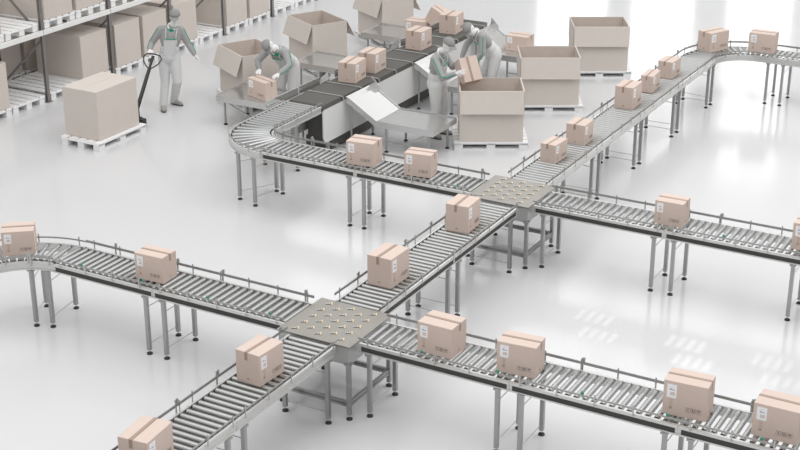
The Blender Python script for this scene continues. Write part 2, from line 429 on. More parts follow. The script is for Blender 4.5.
# ------------------------------------------------------------------ ball transfer tables
def transfer_table(cx, cy, label):
    t = thing('transfer_table', label, 'table', (cx, cy, 0), 0, 'ball transfer tables')
    b = MB(); b.box((0, 0, .876), (.92, .91, .014)); pl = bev(link('top_plate', b.mesh('top_plate', M['plate']), t), .004)
    b = MB()
    for sx, sy, dx, dy in ((0, -.435, .89, .02), (0, .435, .89, .02), (-.435, 0, .02, .85), (.435, 0, .02, .85)): b.box((sx, sy, .76), (dx, dy, .2))
    link('housing', b.mesh('housing', M['skirt']), t)
    b = MB()
    b.box((-.012, 0, .0012), (.060, .018, .0024), 0)
    for k, (x, y, r) in enumerate(((-.040, 0, .008), (-.020, .0, .008), (.0, 0, .009), (.028, .016, .012), (.028, -.016, .012), (.006, .019, .007))):
        b.ball((x, y, .004), (r, r, r), 1 if k > 2 else 2, 8, 5)
    U = b.mesh('transfer_wheels', [M['pocket'], M['brass'], M['chrome']], True)
    for i in range(-6, 7):
        for j in range(-12, 13):
            x = i*.143; y = j*.173 + i*.0868
            if abs(x) < .42 and abs(y) < .41: link('transfer_wheels', U, t, (x, y, .8835), (0, 0, .51))
    LM = legmesh(.68)
    for x in (-.43, .43):
        for y in (-.43, .43): addleg(t, x, y, LM)
    for p, q in (((-.43, -.43), (.43, -.43)), ((.43, -.43), (.43, .43)), ((.43, .43), (-.43, .43)), ((-.43, .43), (-.43, -.43))):
        b = MB(); d = Vector((q[0]-p[0], q[1]-p[1], 0)).normalized()*.02
        for z in (.168, .205): b.bar((p[0]+d.x, p[1]+d.y, z), (q[0]-d.x, q[1]-d.y, z), .03, .028)
        b.bar((p[0]+d.x, p[1]+d.y, .187), (q[0]-d.x, q[1]-d.y, .187), .016, .02, 1)
        link('stretcher', b.mesh('stretcher', [M['leg'], M['groove']]), t)
    return t
transfer_table(XC, YA-.01, 'grey ball transfer table at the front conveyor crossing')
transfer_table(-7.545, YB+.01, 'grey ball transfer table at the rear conveyor crossing')

# ------------------------------------------------------------------ belt conveyor
BX0, BX1, BY0, NB, BP = -12.47, -11.80, 18.56, 10, .585
bcx = (BX0+BX1)/2
t = thing('belt_conveyor', 'sorting belt conveyor with dark belts and white side panels behind the workers', 'conveyor', (bcx, BY0+NB*BP/2, 0))
y0 = -NB*BP/2
b = MB(); hw = (BX1-BX0)/2-.012
pf = [(-BP/2+.012, .85), (-BP/2+.03, .868), (BP/2-.03, .868), (BP/2-.012, .85), (BP/2-.012, .79), (-BP/2+.012, .79)]
b.sweep([(Vector((-hw, 0, 0)), Vector((0, 1, 0))), (Vector((hw, 0, 0)), Vector((0, 1, 0)))], pf); BELT = b.mesh('belt', M['belt'])
b = MB()
b.tube([(-hw, 0, .872), (hw-.02, 0, .872), (hw+.02, 0, .868), (hw+.034, 0, .845), (hw+.03, 0, .815)], .010, 8); DIV = b.mesh('divider_bar', M['rod'], True)
for k in range(NB): link('belt', BELT, t, (0, y0+(k+.5)*BP, 0))
for k in range(1, NB+1): link('divider_bar', DIV, t, (0, y0+k*BP-(.02 if k == NB else 0), 0))
def rpanel(ya, yb, z0, z1, r):
    b = MB(); pts = []
    for cy_, cz, a0 in ((ya+r, z0+r, PI), (yb-.02, z0+.02, PI*1.5), (yb-.02, z1-.02, 0), (ya+.05, z1-.05, PI*.5)):
        rr = r if cy_ == ya+r else (.05 if cy_ == ya+.05 else .02)
        for i in range(6): a = a0+PI/2*i/5; pts.append((cy_+rr*math.cos(a), cz+rr*math.sin(a)))
    b.sweep([(Vector((-.01, 0, 0)), Vector((0, 1, 0))), (Vector((.01, 0, 0)), Vector((0, 1, 0)))], pts); return b
for x, nm in ((BX1-bcx-.02, 'side_panel'), (BX0-bcx+.0, 'side_panel')):
    o = link(nm, rpanel(y0+.01, -y0-.05, .22, .785, .12).mesh(nm, M['panel']), t, (x, 0, 0))
b = MB(); b.box((0, .12, .47), (.42, NB*BP-.5, .58)); b.box((0, .12, .1), (.5, NB*BP-.5, .16)); link('underframe', b.mesh('underframe', M['under']), t)
def fence(ya, yb, z0=.86, z1=.995, x=BX0-bcx-.03):
    b = MB(); b.box((x, (ya+yb)/2-(BY0+NB*BP/2), (z0+z1)/2), (.018, yb-ya, z1-z0)); return bev(link('side_guard', b.mesh('side_guard', M['tray']), t), .003)
fence(17.95, 18.9); fence(18.97, 19.6, .85, .98, BX0-bcx-.06); fence(20.05, 21.45); fence(22.35, 23.9)
b = MB(); b.box((0, -y0+.02, .895), (.74, .02, .09)); link('end_guard', b.mesh('end_guard', M['tray']), t)
for y in (18.75, 21.0, 23.4, 24.25):
    for x in (BX0+.03, BX1-.05): addleg(t, x-bcx, y-(BY0+NB*BP/2))

# ------------------------------------------------------------------ packing chutes
def chute(side_, yc, label, top_lip=True):
    # side_ +1: towards +x of the belts, -1: towards -x
    xe = BX1+.03 if side_ > 0 else BX0-.05
    t = thing('packing_chute', label, 'table', (xe, yc, 0), 0, 'packing chutes beside the belts')
    H2 = .39; s_ = side_; th = .012
    EX = 1.62 if s_ > 0 else 1.79
    prof = [(0, .855), (.10*s_, .81), (.57*s_, .52), (EX*s_, .52)]
    b = MB(); vs = []
    for (x, z) in prof: vs += [(x, -H2, z), (x, H2, z), (x, -H2, z-th), (x, H2, z-th)]
    fs = []
    for i in range(3):
        a, c = i*4, i*4+4
        fs += [(a, c, c+1, a+1), (a+2, a+3, c+3, c+2), (a, a+2, c+2, c), (a+1, c+1, c+3, a+3)]
    fs += [(0, 1, 3, 2), (12, 14, 15, 13)]
    b.add(vs, fs); link('tray', b.mesh('tray', M['tray']), t)
    # skirts along both long sides and the free end
    for sy in (-1, 1):
        b = MB(); vs = []
        for (x, z) in prof:
            hi = z+.008 if sy < 0 else z+.02
            dz = .10
            for yy in (sy*H2, sy*(H2+.012)): vs += [(x, yy, hi), (x, yy, z-dz)]
        fs = []
        for i in range(3):
            a, c = i*4, i*4+4
            fs += [(a, a+1, c+1, c), (a+2, c+2, c+3, a+3), (a, c, c+2, a+2), (a+1, a+3, c+3, c+1)]
        fs += [(0, 2, 3, 1), (12, 13, 15, 14)]
        b.add(vs, fs); link('side_skirt', b.mesh('side_skirt', M['tray']), t)
    b = MB(); b.box((EX*s_+.006*s_, 0, .48), (.012, 2*H2+.02, .09)); link('end_skirt', b.mesh('end_skirt', M['tray']), t)
    # upturned lip along the back edge of the slope
    b = MB(); y = H2+.004
    vs = [(.0, y, .84), (.18*s_, y, .77), (.17*s_, y, .86), (.02*s_, y, 1.0), (.0, y+.01, .84), (.18*s_, y+.01, .77), (.17*s_, y+.01, .86), (.02*s_, y+.01, 1.0)]
    b.add(vs, [(0, 1, 2, 3), (7, 6, 5, 4), (0, 4, 5, 1), (1, 5, 6, 2), (2, 6, 7, 3), (3, 7, 4, 0)]); link('slope_lip', b.mesh('slope_lip', M['tray']), t)
    b = MB(); b.cyl((0, 0, .04), (0, 0, .47), .019, n=12); LM = b.mesh('leg', M['leg'], True)
    for x in (EX-.12, .72):
        for y in (-H2+.06, H2-.06): addleg(t, x*s_, y, LM)
    b = MB(); b.cyl((0, 0, .04), (0, 0, .80), .019, n=12); LT = b.mesh('leg', M['leg'], True)
    for y in (-H2+.04, H2-.04): addleg(t, .07*s_, y, LT)
    for y in (-H2+.06, H2-.06):
        b = MB(); b.bar(((EX-.12)*s_, y, .43), (1.05*s_, y, .18), .02, .02); b.bar((1.05*s_, y, .18), (.72*s_, y, .18), .02, .02)
        link('brace', b.mesh('brace', M['leg']), t)
    return t
chute(1, 19.60, 'front sheet metal packing chute right of the belts, empty, nearest the camera')
chute(1, 21.92, 'sheet metal packing chute between the two workers right of the belts')
chute(1, 24.20, 'rear packing chute right of the belts, a parcel on its table')
chute(-1, 19.50, 'packing chute left of the belts where a bending worker packs a parcel')
chute(-1, 21.91, 'empty packing chute left of the belts in front of the middle open carton')
chute(-1, 24.36, 'rear packing chute left of the belts with a parcel behind the belt')

# ------------------------------------------------------------------ big open cartons on pallets
CL, CW, CH = 1.04, .78, .86
def open_root(loc, rz, label):
    t = thing('open_carton', label, 'carton', loc, rz, 'large open cartons')
    th = .012; b = MB()
    b.box((0, 0, .006), (CL, CW, .012), 1)
    for s_ in (-1, 1):
        b.box((0, s_*(CW-th)/2, CH/2+.006), (CL, th, CH-.012)); b.box((s_*(CL-th)/2, 0, CH/2+.006), (th, CW-2*th, CH-.012))
    link('carton_body', b.mesh('carton_body', M['carton']), t)
    b = MB()
    for s_ in (-1, 1):
        b.box((0, s_*(CW/2-th-.002), CH/2+.012), (CL-2*th, .002, CH-.02)); b.box((s_*(CL/2-th-.002), 0, CH/2+.012), (.002, CW-2*th-.004, CH-.02))
    link('inner_liner', b.mesh('inner_liner', M['cartonin']), t)
    return t
def flap(t, edge, ang, ln=.375):
    # edge 0:-y 1:+x 2:+y 3:-x ; ang from hanging straight down, outward
    w_ = CL if edge % 2 == 0 else CW
    b = MB(); b.box((0, -.004, -ln/2), (w_-.004, .008, ln)); o = bev(link('flap', b.mesh('flap', M['carton']), t), .002, 1)
    d = [(0, -CW/2), (CL/2, 0), (0, CW/2), (-CL/2, 0)][edge]
    o.location = (d[0], d[1], CH); o.rotation_euler = (-ang, 0, edge*PI/2); return o
ra = .5106
for (x, y), lb, tilt in (((-9.79, 20.53), 'open carton nearest the camera, being filled by a worker holding a parcel', .10),
                   ((-9.77, 22.83), 'middle open carton right of the workers, on its own pallet', .10),
                   ((-9.80, 25.28), 'farthest open carton at the top, right of the workers', .10)):
    pl = pallet((x, y, 0), ra, 'white pallet under the ' + {20.53: 'nearest open carton right of the workers', 22.83: 'middle open carton right of the workers', 25.28: 'farthest open carton at the top'}[y])
    t = open_root((x, y, .146), ra, lb)
    for e_ in range(4): flap(t, e_, tilt*2.0 if e_ == 0 else .008)
for (x, y), lb in (((-14.56, 20.48), 'open carton behind the bending worker on the left'),
                   ((-14.66, 22.91), 'open carton with a spread flap, middle of the left row'),
                   ((-14.53, 25.33), 'open carton cut by the top edge, farthest of the left row')):
    pallet((x, y, 0), -ra, 'white pallet under the ' + {20.48: 'open carton behind the bending worker', 22.91: 'middle open carton of the left row', 25.33: 'open carton cut by the top edge'}[y])
    t = open_root((x, y, .146), -ra, lb); t.scale = (.95, .96, 1)
    flap(t, 0, .37); flap(t, 2, .5); flap(t, 3, .4)

# ------------------------------------------------------------------ parcels
PL, PW, PH = .42, .31, .345
def parcel_root(loc, rz, label):
    t = thing('parcel', label, 'parcel', loc, rz, 'cardboard parcels')
    b = MB(); b.box((0, 0, PH/2), (PL, PW, PH)); bev(link('box', b.mesh('box', M['parcel']), t), .004)
    b = MB(); e = .0012
    b.box((0, .018, PH+e/2), (PL+2*e, .038, e))
    for s_ in (-1, 1): b.box((s_*(PL/2+e/2), .018, PH-.045), (e, .038, .09))
    b.box((0, -.002, PH+e*.6), (PL+2*e, .004, e*1.2), 1)
    link('tape', b.mesh('tape', [M['tape'], M['print_']]), t)
    yf = -PW/2
    b = MB(); b.box((-.13, yf-.0008, PH-.10), (.092, .0016, .135), 0)
    b.box((-.125, yf-.0018, PH-.085), (.05, .0008, .006), 1); b.box((-.14, yf-.0018, PH-.075), (.02, .0008, .004), 1)
    b.box((-.122, yf-.0018, PH-.125), (.045, .0008, .035), 2); b.box((-.125, yf-.0018, PH-.055), (.035, .0008, .004), 2)
    link('shipping_label', b.mesh('shipping_label', [M['label'], M['ink'], M['inkp']]), t)
    for k, (dx) in enumerate((.0, .052, .104)):
        b = MB(); cx, cz = .035+dx, .088; s_ = .042; y = yf-.0006
        for a, c, w1, h1 in ((0, s_/2, s_, .002), (0, -s_/2, s_, .002), (-s_/2, 0, .002, s_), (s_/2, 0, .002, s_)): b.box((cx+a, y, cz+c), (w1, .001, h1), 0)
        if k == 0:   # glass
            b.box((cx, y, cz+.008), (.010, .001, .012), 0); b.box((cx, y, cz-.004), (.003, .001, .014), 0); b.box((cx, y, cz-.012), (.012, .001, .003), 0)
        elif k == 1:  # two arrows over a base
            for q in (-.008, .008):
                b.box((cx+q, y, cz), (.005, .001, .016), 1); b.add([(cx+q-.007, y-.0005, cz+.006), (cx+q+.007, y-.0005, cz+.006), (cx+q, y-.0005, cz+.015)], [(0, 1, 2)], 1)
            b.box((cx, y, cz-.013), (.026, .001, .003), 1)
        else:         # umbrella
            pts = [(cx+.013*math.cos(PI*i/8), y-.0005, cz+.001+.011*math.sin(PI*i/8)) for i in range(9)]
            b.add(pts, [tuple(range(9))], 1); b.box((cx, y, cz-.006), (.002, .001, .014), 1); b.box((cx+.003, y, cz-.013), (.006, .001, .002), 1)
        link('handling_mark', b.mesh('handling_mark', [M['print_'], M['printd']]), t)
    b = MB()
    for k in range(5): b.box((-.132+(k % 2)*.004, yf-.0006, .155-k*.016), (.034-(k % 3)*.006, .001, .005), 0)
    b.box((-.132, yf-.0006, .075), (.03, .001, .02), 0)
    link('address_print', b.mesh('address_print', M['printf']), t)
    b = MB(); pts = [(PL/2+.0006, .0+.018*math.cos(2*PI*i/16), .05+.018*math.sin(2*PI*i/16)) for i in range(16)]
    b.tube(pts, .0015, 4, 0, closed=True)
    b.box((PL/2+.0006, 0, .05), (.001, .012, .003), 0); b.box((-PL/2-.0006, 0, .05), (.001, .03, .02), 0)
    link('maker_stamp', b.mesh('maker_stamp', M['printf']), t)
    return t
Z = .8705
D = math.radians
plist = [  # x, y, z, rot(deg, Y-type +90), sx, sy, sz, label
    (-5.30, 11.98, Z, 5, 1, .9, 1.0, 'parcel on the front right conveyor, second right of the front transfer table'),
    (-3.53, 11.99, Z, 4, 1.02, .93, 1.06, 'parcel on the front right conveyor, second from the lower right corner'),
    (-2.65, 12.01, Z, 0, 1.03, 1, 1, 'parcel cut by the right edge in the lower right corner'),
    (-6.21, 11.985, Z, -1, .97, 1.05, 1, 'parcel just right of the front transfer table'),
    (-9.98, 11.99, Z, 2, .94, .88, .94, 'parcel on the left conveyor, between the curve and the front transfer table'),
    (-11.92, 11.80, Z, 38.9, .92, 1.02, .90, 'parcel on the curved conveyor at the left edge'),
    (-7.57, 13.24, Z, 89, 1, 1.03, 1.06, 'parcel just above the front transfer table, towards the rear one'),
    (-7.55, 15.11, Z, 93, .93, 1, 1.05, 'parcel just below the rear transfer table'),
    (-7.54, 10.57, Z, 86, .94, .97, 1, 'parcel below and left of the front transfer table'),
    (-7.50, 8.70, Z, 96, 1, 1, 1, 'parcel cut by the bottom edge at the lower left'),
    (-9.88, 16.60, Z, 6.6, 1, 1.05, 1, 'parcel right of the U bend, left one of the two before the rear transfer table'),
    (-8.95, 16.57, Z, 8, .95, .85, .96, 'parcel nearest the left side of the rear transfer table'),
    (-5.30, 16.57, Z, 1, .88, .95, .92, 'parcel on the rear right conveyor beneath the bright floor'),
    (-3.52, 16.60, Z, 0, 1, 1, 1, 'parcel cut by the right edge on the rear right conveyor'),
    (-7.58, 18.04, Z, 87, .93, .76, .80, 'first small parcel above the rear transfer table'),
    (-7.56, 18.94, Z, 91, .82, .95, .90, 'second parcel above the rear transfer table'),
    (-7.57, 20.96, Z, 91, 1.02, .97, 1.05, 'front parcel of the three close together on the diagonal conveyor'),
    (-7.57, 21.98, Z, 94, 1.02, .66, .82, 'middle, smallest parcel of the three close together on the diagonal conveyor'),
    (-7.57, 22.90, Z, 88, .95, .82, .85, 'rear parcel of the three close together on the diagonal conveyor'),
    (-7.45, 24.92, Z, 64, 1.12, 1.0, 1.02, 'parcel on the bend at the top of the diagonal conveyor'),
    (-6.62, 25.24, Z, 2, 1.1, 1.0, 1.02, 'parcel at the top right on the conveyor after the bend'),
    (-12.17, 20.07, Z, 97, 1.06, 1.04, .98, 'front one of the two parcels side by side on the dark belts'),
    (-12.17, 20.74, Z, 93, 1, 1.08, 1, 'rear one of the two parcels side by side on the dark belts'),
    (-12.17, 22.42, Z, 90, .95, 1.05, 1, 'parcel on the dark belts beside the rear left chute'),
    (-12.17, 23.72, Z, 96, 1, 1.08, 1.04, 'parcel farthest back on the dark belts'),
    (-13.18, 24.24, .5215, 5, 1, 1, 1, 'parcel half hidden on the rear left packing chute'),
    (-13.57, 19.42, .5215, -19, 1.2, .8, .92, 'parcel on the left packing chute under the hands of the bending worker'),
    (-11.03, 24.36, .5215, 2, 1.06, 1.08, .85, 'parcel on the rear right packing chute beside the bending worker'),
]
PR = None
for i, (x, y, z, a, sx, sy, sz, lb) in enumerate(plist):
    # the printed long side of every parcel looks at the near side of its conveyor
    if PR is None:
        PR = parcel_root((x, y, z), D(a), lb); PR.scale = (sx, sy, sz)
    else: copy_thing(PR, (x, y, z), D(a), lb, (sx, sy, sz))
copy_thing(PR, (-12.86, 24.40, .765), 0, 'tilted parcel sliding down the rear left chute behind the belts', (1, 1, .95), rot=(0, -.50, D(182)))
zt = Vector((.62, -.62, .48)).normalized(); xt = Vector((-.28, .10, .96)); xt = (xt-zt*xt.dot(zt)).normalized()
hp = copy_thing(PR, (0, 0, 0), 0, 'tilted parcel held over the nearest open carton by a worker', (.98, 1.0, .85))
hp.rotation_euler = Matrix((xt, zt.cross(xt), zt)).transposed().to_euler(); hp.location = Vector((-10.18, 20.47, 1.20)) - zt*.15

# ------------------------------------------------------------------ pallet truck
t = thing('pallet_truck', 'black hand pallet truck with loop handle under the white pallet', 'pallet truck', (-15.50, 18.36, 0))
for s_ in (-1, 1):
    b = MB(); b.box((s_*.19, -.70, .078), (.15, 1.14, .035)); b.box((s_*.19, -1.0, .03), (.06, .09, .05)); link('fork', b.mesh('fork', M['black']), t)
b = MB(); b.box((0, -.06, .11), (.48, .12, .12)); b.box((0, -.01, .27), (.16, .04, .22)); bev(link('chassis', b.mesh('chassis', M['black']), t), .01)
b = MB(); b.cyl((0, .05, .12), (0, .05, .42), .045, .036, 14); link('hydraulic_pump', b.mesh('hydraulic_pump', M['black'], True), t)
b = MB(); b.cyl((-.06, .06, .075), (.06, .06, .075), .075, n=20); link('steering_wheel', b.mesh('steering_wheel', M['foot'], True), t)
ht = Vector((-.10, .72, 1.08)); hb = Vector((0, .07, .30))
b = MB(); b.tube([hb, hb.lerp(ht, .75)], [.036, .032], 8); link('tiller', b.mesh('tiller', M['black'], True), t)
ax = (ht-hb).normalized(); sd = Vector((.93, .36, 0)); sd = (sd - ax*sd.dot(ax)).normalized()
b = MB(); base = hb.lerp(ht, .72); pts = [base]
for q in ((.07, .05), (.14, .13), (.165, .22), (.12, .275), (.05, .29), (-.05, .29), (-.12, .275), (-.165, .22), (-.14, .13), (-.07, .05)): pts.append(base+sd*q[0]+ax*q[1])
b.tube(pts, .012, 8, closed=True)
b.tube([base, base+ax*.25], [.02, .028], 8)
link('grip', b.mesh('grip', M['black'], True), t)

# ------------------------------------------------------------------ people
def remesh(mb, name, material, voxel, smooth=2):
    me = mb.mesh(name, material); o = bpy.data.objects.new(name, me); col.objects.link(o)
    r = o.modifiers.new('r', 'REMESH'); r.mode = 'VOXEL'; r.voxel_size = voxel; r.use_smooth_shade = True
    if smooth: s_ = o.modifiers.new('s', 'SMOOTH'); s_.iterations = smooth; s_.factor = .5
    dg = bpy.context.evaluated_depsgraph_get(); ev = o.evaluated_get(dg); m2 = bpy.data.meshes.new_from_object(ev)
    bpy.data.objects.remove(o); m2.name = name
    if not m2.materials: m2.materials.append(material)
    return m2
def limb(b, pts, rs, n=14):
    pts = [Vector(p) for p in pts]
    b.tube(pts, rs, n)
    for p, r in zip(pts, rs): b.ball(p, r*.995, 0, 14, 10)
def basis(fw, up):
    f = Vector(fw).normalized(); u = Vector(up); u = (u-f*u.dot(f)).normalized(); l = u.cross(f); return f, l, u
def person(label, loc, head_a, J):
    """J: joints in the body frame (forward, left, up)"""
    t = thing('person', label, 'person', loc, head_a)
    V = {k: Vector(v) for k, v in J.items() if isinstance(v, tuple) and len(v) == 3}
    hips, chest, neck, head = V['hips'], V['chest'], V['neck'], V['head']
    hf, hl, hu = basis(J['face'], V['crown'])
    tu = (chest-hips).normalized(); left = (V['sl']-V['sr']).normalized(); tf = left.cross(tu).normalized()
    def torso(b, e, lo=0.):
        TM = Matrix((tf, left, tu)).transposed()
        b.ball(hips+tu*.02, (.105+e, .165+e, .12+e), 0, 18, 12, TM)
        m_ = hips.lerp(chest, .5); b.ball(m_, (.098+e, .145+e, .17+e), 0, 18, 12, TM)
        b.ball(chest, (.115+e, .175+e, .19+e), 0, 18, 12, TM)
        b.ball(chest+tu*.10, (.085+e, .19+e, .08+e), 0, 18, 12, TM)
        sc_ = (V['sl']+V['sr'])/2
        limb(b, [V['sl'], sc_, V['sr']], [.058+e, .075+e, .058+e])
    b = MB(); torso(b, 0)
    limb(b, [(V['sl']+V['sr'])/2, neck, head-hu*.07], [.06, .055, .055])
    HM = Matrix((hf, hl, hu)).transposed()
    b.ball(head+hu*.015-hf*.008, (.098, .077, .112), 0, 22, 16, HM)      # skull
    b.ball(head-hu*.055+hf*.028, (.062, .056, .062), 0, 18, 12, HM)      # jaw
    b.ball(head-hu*.095+hf*.065, (.022, .026, .018), 0, 12, 8, HM)       # chin
    limb(b, [head+hf*.088+hu*.008, head+hf*.108-hu*.028], [.009, .014], 10)  # nose
    for s_ in (1, -1):
        b.ball(head+hl*s_*.078-hu*.012, (.020, .010, .030), 0, 10, 8, HM)  # ear
        b.ball(head+hl*s_*.03+hf*.086+hu*.02, (.014, .024, .008), 0, 10, 8, HM)
    for s_, k in ((1, 'l'), (-1, 'r')):
        S_, E_, W_, H_ = V['s'+k], V['e'+k], V['w'+k], V['h'+k]
        limb(b, [S_, S_.lerp(E_, .35), E_, E_.lerp(W_, .3), W_], [.056, .050, .040, .042, .027])
        fd, fl, fu = basis(H_-W_, J.get('palm'+k, (0, 0, -1)) )      # fd: finger dir, fu: palm normal (points to the held thing)
        PM = Matrix((fd, fl, fu)).transposed()
        b.ball(W_+fd*.055, (.056, .043, .017), 0, 14, 10, PM)
        limb(b, [W_, W_+fd*.03], [.027, .024])
        sdv = fl
        curl = J.get('curl'+k, .5)
        for q, (off, ln) in enumerate(((-.034, .062), (-.012, .074), (.012, .070), (.034, .056))):
            r0 = W_+fd*.088+sdv*off; d1 = (fd*math.cos(curl*.5)+fu*math.sin(curl*.5)); d2 = (fd*math.cos(curl*1.4)+fu*math.sin(curl*1.4)); d3 = (fd*math.cos(curl*2.2)+fu*math.sin(curl*2.2))
            p1 = r0+d1*ln*.5+sdv*off*.12; p2 = p1+d2*ln*.35; p3 = p2+d3*ln*.25
            limb(b, [W_+fd*.05+sdv*off*.8, r0, p1, p2, p3], [.010, .0095, .009, .0085, .0075], 8)
        ts = J.get('thumb'+k, 1.)
        th0 = W_+fd*.03+sdv*ts*.028; td = (fd*.6+sdv*ts*.75+fu*.35).normalized(); td2 = (fd*.9+sdv*ts*.25+fu*.45).normalized()
        limb(b, [th0, th0+td*.035, th0+td*.035+td2*.028], [.013, .011, .009], 8)
        hp, kn, an = V['p'+k], V['k'+k], V['a'+k]
        limb(b, [hp, hp.lerp(kn, .4), kn, kn.lerp(an, .3), an], [.088, .078, .055, .054, .038])
        tf_ = Vector((J['toe'+k][0], J['toe'+k][1], 0)).normalized()
        limb(b, [an-Vector((0, 0, .02)), an+tf_*.10-Vector((0, 0, .04)), an+tf_*.16-Vector((0, 0, .045))], [.038, .034, .025])
    body = link('body', remesh(b, 'body', M['skin'], .0068, 2), t)
    # face details
    for s_ in (1, -1):
        b = MB(); b.ball(head+hl*s_*.03+hf*.092+hu*.006, (.006, .012, .007), 0, 10, 8, HM); link('eye', b.mesh('eye', M['eye'], True), t)
    b = MB(); b.ball(head+hf*.090-hu*.058, (.007, .022, .006), 0, 10, 8, HM); link('mouth', b.mesh('mouth', M['lip'], True), t)
    # jacket: torso and sleeves
    b = MB()
    torso(b, .012)
    for k in 'lr':
        S_, E_, W_ = V['s'+k], V['e'+k], V['w'+k]
        limb(b, [S_, S_.lerp(E_, .4), E_, E_.lerp(W_, .4), W_.lerp(E_, .08)], [.073, .067, .058, .055, .040])
    limb(b, [(V['sl']+V['sr'])/2, neck.lerp((V['sl']+V['sr'])/2, .35)], [.083, .072])
    link('jacket', remesh(b, 'jacket', M['jacket'], .011, 3), t)
    # overalls: seat, legs, bib and straps
    b = MB()
    TM = Matrix((tf, left, tu)).transposed()
    b.ball(hips+tu*.0, (.148, .192, .16), 0, 18, 12, TM)
    b.ball(hips.lerp(chest, .35), (.135, .175, .16), 0, 18, 12, TM)
    for k in 'lr':
        hp, kn, an = V['p'+k], V['k'+k], V['a'+k]
        limb(b, [hp, hp.lerp(kn, .4), kn, kn.lerp(an, .4), an+Vector((0, 0, .0))], [.112, .103, .082, .078, .070])
    bc = hips.lerp(chest, .92)
    b.ball(bc+tf*.06-tu*.02, (.080, .135, .125), 0, 18, 12, TM)
    b.box(bc+tf*.118-tu*.10, (.035, .21, .30), 0, TM)
    ov = link('overalls', remesh(b, 'overalls', M['overall'], .011, 3), t)
    for s_ in (1, -1):
        k = 'l' if s_ > 0 else 'r'; p0 = bc+tf*.128+left*s_*.085+tu*.04; sh = chest+tu*.195+left*s_*.10
        b = MB(); b.tube([p0, chest+tf*.125+left*s_*.09+tu*.12, sh+tf*.04, sh-tf*.05, hips.lerp(chest, .7)-tf*.13+left*s_*.05], .010, 6); link('strap', b.mesh('strap', M['overall'], True), t)
    b = MB(); b.bar(bc+tf*.138+left*.10+tu*.052, bc+tf*.138-left*.10+tu*.052, .012, .014); link('bib_trim', b.mesh('bib_trim', M['gtrim']), t)
    # green piping along the sleeves
    for s_, k in ((1, 'l'), (-1, 'r')):
        S_, E_, W_ = V['s'+k], V['e'+k], V['w'+k]
        ou = (left*s_*1.0 + tf*.35).normalized()
        def off(p, q, r, c): d = (q-p).normalized(); o_ = (c-d*c.dot(d)).normalized(); return o_*r
        b = MB(); pts = [S_+off(S_, E_, .074, ou), S_.lerp(E_, .4)+off(S_, E_, .069, ou), E_+off(S_, E_, .060, ou), E_.lerp(W_, .4)+off(E_, W_, .057, ou), W_.lerp(E_, .1)+off(E_, W_, .044, ou)]
        b.tube(pts, .007, 6); link('sleeve_piping', b.mesh('sleeve_piping', M['gtrim'], True), t)
    # collar
    b = MB(); cb = neck.lerp((V['sl']+V['sr'])/2, .45); ax_ = (head-neck).normalized()
    nf = (hf - ax_*hf.dot(ax_)).normalized(); nl = ax_.cross(nf)
    pts = [cb + (nf*math.cos(a_)*.072 + nl*math.sin(a_)*.068) + ax_*(.02-.025*math.cos(a_)) for a_ in [PI*2*i/20+.25 for i in range(19)]]
    b.tube(pts, .017, 8); link('collar', b.mesh('collar', M['glove'], True), t)
    b = MB(); q = cb+nf*.088-ax_*.01
    vs = [q+nl*.05+ax_*.03, q-nl*.05+ax_*.03, q-ax_*.09, q+nl*.05+ax_*.03+nf*.012, q-nl*.05+ax_*.03+nf*.012, q-ax_*.09+nf*.014]
    b.add(vs, [(2, 1, 0), (3, 4, 5), (0, 1, 4, 3), (1, 2, 5, 4), (2, 0, 3, 5)]); link('neckerchief', b.mesh('neckerchief', M['gtrim']), t)
    # cap
    b = MB(); vs = []; N_ = 24; R_ = 8
    cc = head+hu*.035-hf*.008
    for i in range(R_+1):
        a_ = PI/2*i/R_
        for k in range(N_):
            c_a = 2*PI*k/N_; vs.append(cc + hf*(.108*math.sin(a_)*math.cos(c_a)) + hl*(.090*math.sin(a_)*math.sin(c_a)) + hu*(.098*math.cos(a_)))
    fs = []
    for i in range(R_):
        for k in range(N_): l_ = (k+1) % N_; fs.append((i*N_+k, (i+1)*N_+k, (i+1)*N_+l_, i*N_+l_))
    b.add(vs, fs); cp = link('cap', b.mesh('cap', M['capm'], True), t)
    m_ = cp.modifiers.new('s', 'SOLIDIFY'); m_.thickness = .006; m_.offset = 1
    b = MB(); vs = []
    for i in range(9):
        a_ = -1.05+2.1*i/8
        e1 = cc+hf*.104*math.cos(a_)+hl*.088*math.sin(a_); e2 = cc+hf*(.185*math.cos(a_*.75)-.0)+hl*.088*math.sin(a_)-hu*.02
        vs += [e1, e2, e1-hu*.006, e2-hu*.006]
    fs = []
    for i in range(8):
        a_, c_2 = i*4, i*4+4; fs += [(a_, c_2, c_2+1, a_+1), (a_+2, a_+3, c_2+3, c_2+2), (a_+1, c_2+1, c_2+3, a_+3), (a_, a_+2, c_2+2, c_2)]
    fs += [(0, 1, 3, 2), (32, 34, 35, 33)]
    b.add(vs, fs); link('peak', b.mesh('peak', M['capm']), cp)
    # shoes
    for k in 'lr':
        an = V['a'+k]; tf_ = Vector((J['toe'+k][0], J['toe'+k][1], 0)).normalized(); gz = J.get('gz', 0)
        b = MB(); limb(b, [an-tf_*.03+Vector((0, 0, -.03)), an+tf_*.06-Vector((0, 0, .035)), an+tf_*.165-Vector((0, 0, .048))], [.050, .048, .038])
        sh_ = link('shoe', remesh(b, 'shoe', M['shoe'], .009, 2), t)
        b = MB(); c_ = an+tf_*.065; FM = Matrix((tf_, Vector((-tf_.y, tf_.x, 0)), Vector((0, 0, 1)))).transposed()
        pts = []
        for i in range(20): a_ = 2*PI*i/20; pts.append((.145*math.cos(a_), (.048+.006*math.cos(a_))*math.sin(a_)))
        vs = [FM @ Vector((p[0], p[1], 0)) + Vector((c_.x, c_.y, gz+.001)) for p in pts] + [FM @ Vector((p[0], p[1], 0)) + Vector((c_.x, c_.y, gz+.022)) for p in pts]
